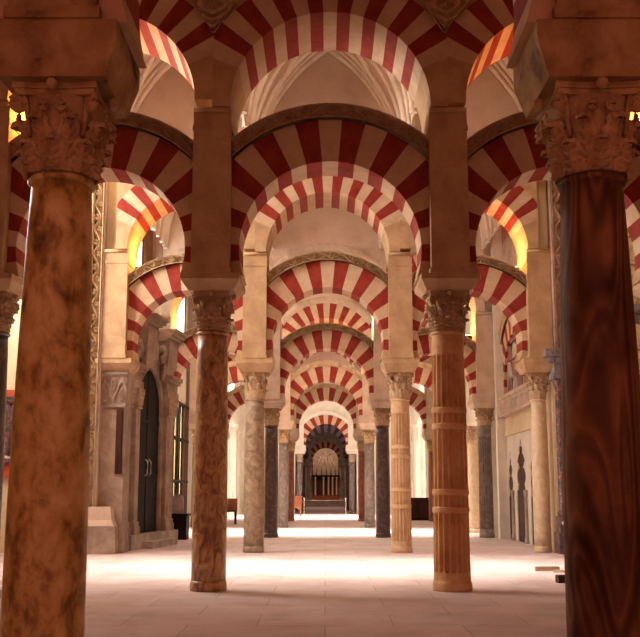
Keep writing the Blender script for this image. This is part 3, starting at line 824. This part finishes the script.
# ------------------------------------------------------------------ small things
def plank(x, y, z, L, w_, h, rz, m, label, ry=0):
    b = MB(); b.box(-L/2, L/2, -w_/2, w_/2, 0, h); b.box(-L/2+.01, L/2-.01, -w_/2+.01, w_/2-.01, h, h+.006)
    o = b.build('wooden_plank', m); o.location = (x, y, z); o.rotation_euler = (0, ry, rz); tag(o, label, 'plank', 'boards lying on the floor'); return o
plank(3.55, 15.05, 0, .38, .10, .07, .02, M['pale_wood'], 'short pale board lying flat on the floor by the right foreground column')
plank(3.80, 14.6, 0, .55, .06, .04, -.75, M['pale_wood'], 'thin pale lath lying at an angle between the two short boards')
plank(3.40, 13.15, 0, .34, .14, .10, .1, M['dark_wood'], 'short dark timber block, nearest of the boards on the floor')
# desk beyond the sixth row
t = empty('desk', (-1.62, 49.0, 0)); tag(t, 'small reddish wooden desk left of the far aisle', 'desk')
b = MB(); b.box(-.42, .42, -.28, .28, .72, .78); b.build('desk_top', M['red_wood'], t)
b = MB(); b.box(-.38, .38, -.25, .25, .42, .72); b.build('drawer_case', M['red_wood'], t)
for sx_ in (-1, 1):
    for sy_ in (-1, 1):
        b = MB(); b.box(sx_*.34-.03, sx_*.34+.03, sy_*.21-.03, sy_*.21+.03, 0, .42); b.build('leg', M['red_wood'], t)
b = MB(); b.box(-.36, .36, .26, .30, .78, 1.05); b.build('back_rail', M['red_wood'], t)
# rope barrier
for x, lb in ((-1.15, 'left'), (1.15, 'right')):
    t = empty('barrier_post', (x, 51.5, 0)); tag(t, 'slim pale barrier post at the %s end of the far rope' % lb, 'post', 'rope barrier posts')
    b = MB(); b.lathe([(.16, 0), (.16, .02), (.05, .05)], 16); b.build('foot', M['stone_pale'], t)
    b = MB(); b.lathe([(.025, .05), (.025, .84), (.04, .86), (.04, .9), (.01, .92)], 12); b.build('pole', M['stone_pale'], t)
b = MB(); b.tube([(-1.15+2.3*i/16, 51.5, .83-.06*sin(pi*i/16)) for i in range(17)], .009, 6)
tag(b.build('barrier_rope', M['stone_brown']), 'thin pale rope strung across the far end of the aisle', 'rope')
# bench left, cabinet right
t = empty('bench', (-3.95, 36.5, 0)); tag(t, 'dark wooden bench with black legs against the bright wall at left', 'bench')
b = MB(); b.box(-.5, .5, -.2, .2, .48, .55); b.build('seat', M['dark_wood'], t)
b = MB(); b.box(-.5, .5, .16, .2, .55, 1.0); b.build('backrest', M['red_wood'], t)
for sx_ in (-1, 1):
    for sy_ in (-1, 1):
        b = MB(); b.box(sx_*.45-.03, sx_*.45+.03, sy_*.16-.03, sy_*.16+.03, 0, .48); b.build('leg', M['black'], t)
t = empty('cabinet', (4.25, 41.8, 0)); tag(t, 'low dark cabinet in the shadow beyond the fluted columns, right side', 'cabinet')
b = MB(); b.box(-.6, .6, -.3, .3, .1, .95); b.box(-.65, .65, -.34, .34, .95, 1.0); b.build('body', M['dark_wood'], t)
for x in (-.3, .3):
    b = MB(); b.box(x-.27, x+.27, -.32, -.30, .15, .9); b.build('door', M['dark_wood'], t)
b = MB(); b.box(-.6, .6, -.28, .28, 0, .1); b.build('plinth', M['black'], t)
# dark plaque on bright left wall
b = MB(); b.box(-.02, .04, -.35, .35, 1.6, 2.7); o = b.build('wall_plaque', M['dark_wood']); o.location = (-4.98, 44.3, 0); tag(o, 'small dark plaque on the bright white wall at left', 'plaque')
# pendant globe lamp
t = empty('pendant_lamp', (-2.40, 37.0, 4.0)); tag(t, 'small white globe lamp hanging left of the aisle', 'lamp')
b = MB(); b.ball((0, 0, 0), .11, n=16); b.build('globe', M['globe_glass'], t)
b = MB(); b.tube([(0, 0, .1), (0, 0, 5.9)], .008, 6); b.build('chain', M['black'], t)

# floodlights on the arches
def light(name, kind, loc, power, col, **kw):
    l = bpy.data.lights.new(name, kind); l.energy = power; l.color = col
    for k_, v_ in kw.items(): setattr(l, k_, v_)
    o = bpy.data.objects.new(name, l); C.objects.link(o); o.location = loc; return o
def flood(x, y, z, sd, label, power=120, col=(1, .40, .09)):
    t = empty('floodlight', (x, y, z)); tag(t, label, 'floodlight', 'floodlights behind the arches')
    b = MB(); b.box(-.09, .09, -.10, .10, .05, .17); b.build('housing', M['black'], t)
    b = MB(); b.box(-.075, .075, -.085, .085, .17, .18); b.build('lens', M['lamp_glass'], t)
    b = MB(); b.box(-.11, -.09, -.02, .02, -.05, .14); b.box(.09, .11, -.02, .02, -.05, .14); b.box(-.11, .11, -.02, .02, -.07, -.05); b.build('bracket', M['black'], t)
    light('floodlight_lamp', 'POINT', (x-sd*.18, y-.22, z+.38), power, col, shadow_soft_size=.08)
FL = [(1, 0, 100), (2, 0, 58), (3, 0, 50)]
for (k, bay, pw) in FL:
    rw = rows[k]; th_ = rw['low']
    for sd in (-1, 1):
        xs = rw['xs']; xe = xs[0]+.36 if sd < 0 else xs[3]-.36
        w_ = (xs[1]-xs[0]) if sd < 0 else (xs[3]-xs[2])
        r = w_/2-.36; cz = rw['zi']+(.26 if rw['low'] else .37); rb_ = r+(.72 if rw['low'] else .785)
        xl = w_/2-.36; zt = cz+sqrt(rb_**2-xl**2)
        flood(xe, rw['y']+.30, zt+.06, sd, 'small lit floodlight above the %s bay of the %s arcade' % ('left' if sd < 0 else 'right', ORD[k]), pw)

# ------------------------------------------------------------------ daylight from above: unseen glowing panes added under the closed vaults
WN = [0]
def roof_glow(x, y, power, spread=48, col=(1, .92, .84), wx=1.5, wy=1.8):
    WN[0] += 1
    b = MB(); b.box(x-wx/2, x+wx/2, y-wy/2, y+wy/2, 10.35, 10.38)
    o = struct('window_%d' % WN[0], b, M['sky_glass'])
    f = MB()
    for (a_, c_, d_, e_) in ((x-wx/2-.06, x-wx/2, y-wy/2-.06, y+wy/2+.06), (x+wx/2, x+wx/2+.06, y-wy/2-.06, y+wy/2+.06), (x-wx/2, x+wx/2, y-wy/2-.06, y-wy/2), (x-wx/2, x+wx/2, y+wy/2, y+wy/2+.06)):
        f.box(a_, c_, d_, e_, 10.28, 10.42)
    f.build('window_frame', M['dark_wood'], o)
    l = light('daylight', 'AREA', (x, y, 10.3), power, col, shape='RECTANGLE', size=wx, size_y=wy, spread=R(spread))
DAY = [(15.8, 100, 40), (22.8, 16, 60), (29.6, 230, 42), (36.8, 10, 60), (47.5, 380, 64)]
for (yy, pw, spd) in DAY:
    for x in (-3.05, .05, 3.1): roof_glow(x, yy, pw, spd)
def side_pane(x, y, z, wy, wz, power, face, col=(1, .92, .85)):
    WN[0] += 1
    b = MB(); b.box(x-.01, x+.01, y-wy/2, y+wy/2, z-wz/2, z+wz/2)
    o = struct('window_%d' % WN[0], b, M['sky_glass'])
    f = MB()
    for (ya, yb, za, zb) in ((y-wy/2-.1, y-wy/2, z-wz/2-.1, z+wz/2+.1), (y+wy/2, y+wy/2+.1, z-wz/2-.1, z+wz/2+.1), (y-wy/2, y+wy/2, z-wz/2-.1, z-wz/2), (y-wy/2, y+wy/2, z+wz/2, z+wz/2+.1), (y-.03, y+.03, z-wz/2, z+wz/2)):
        f.box(x-.05, x+.05, ya, yb, za, zb)
    f.build('window_frame', M['dark_wood'], o)
    l = light('daylight', 'AREA', (x+face*.08, y, z), power, col, shape='RECTANGLE', size=wz, size_y=wy)
    l.rotation_euler = (0, -face*pi/2, 0)
side_pane(-8.15, 16.2, 7.0, 4.0, 2.6, 760, 1)
side_pane(-5.05, 22.8, 7.2, 3.6, 1.8, 80, 1)  # this pane and the next two are added to light their bays
side_pane(-4.93, 29.8, 7.2, 3.6, 1.8, 90, 1)
side_pane(-4.93, 46.5, 6.8, 6, 1.8, 130, 1)
for k_, pw in ((3, 70), (4, 70)):  # unseen floodlights added to warm the arch faces one row farther back
    rw = rows[k_]; w_ = rw['xs'][2]-rw['xs'][1]; rr_ = w_/2-.36+.72; zz = rw['zi']+.26+sqrt(rr_**2-.8**2)
    flood(rw['xs'][1]+w_/2+.8, rw['y']+.47, zz-.10, -1, 'added unseen floodlight behind the rim of the central lower arch in the %s arcade' % ORD[k_], pw, (1, .66, .28))
light('chapel_lamp', 'AREA', (-6.7, 29.8, 4.8), 420, (1, .85, .55), shape='RECTANGLE', size=1.5, size_y=3)
light('far_fill', 'AREA', (0.05, 58.5, 8.8), 60, (1, .68, .6), shape='RECTANGLE', size=2, size_y=3)  # unseen fill lights, here and below, added to brighten the far end
light('far_fill', 'AREA', (0.05, 73, 8.8), 340, (1, .64, .5), shape='RECTANGLE', size=2, size_y=6)
light('far_fill', 'AREA', (0.05, 88, 8.5), 330, (1, .62, .42), shape='RECTANGLE', size=1.5, size_y=3)

# ------------------------------------------------------------------ world, camera, view
wd = bpy.data.worlds.new('world'); S.world = wd; wd.use_nodes = True
bg = wd.node_tree.nodes['Background']; bg.inputs['Color'].default_value = (1, .31, .225, 1); bg.inputs['Strength'].default_value = .6
cd = bpy.data.cameras.new('camera'); cam = bpy.data.objects.new('camera', cd); C.objects.link(cam)
cam.location = (0, 0, 1.25); cam.rotation_euler = (R(90+8.5), 0, 0)
cd.sensor_fit = 'HORIZONTAL'; cd.sensor_width = 36; cd.lens = 920/640*36
cd.shift_x = -5/640; cd.shift_y = 36/640; cd.clip_end = 300
S.camera = cam
S.view_settings.view_transform = 'Standard'; S.view_settings.look = 'None'
S.view_settings.gamma = 1; S.view_settings.use_curve_mapping = False
S.view_settings.exposure = 0.0
S.cycles.use_denoising = True
S.cycles.max_bounces = 8; S.cycles.diffuse_bounces = 5
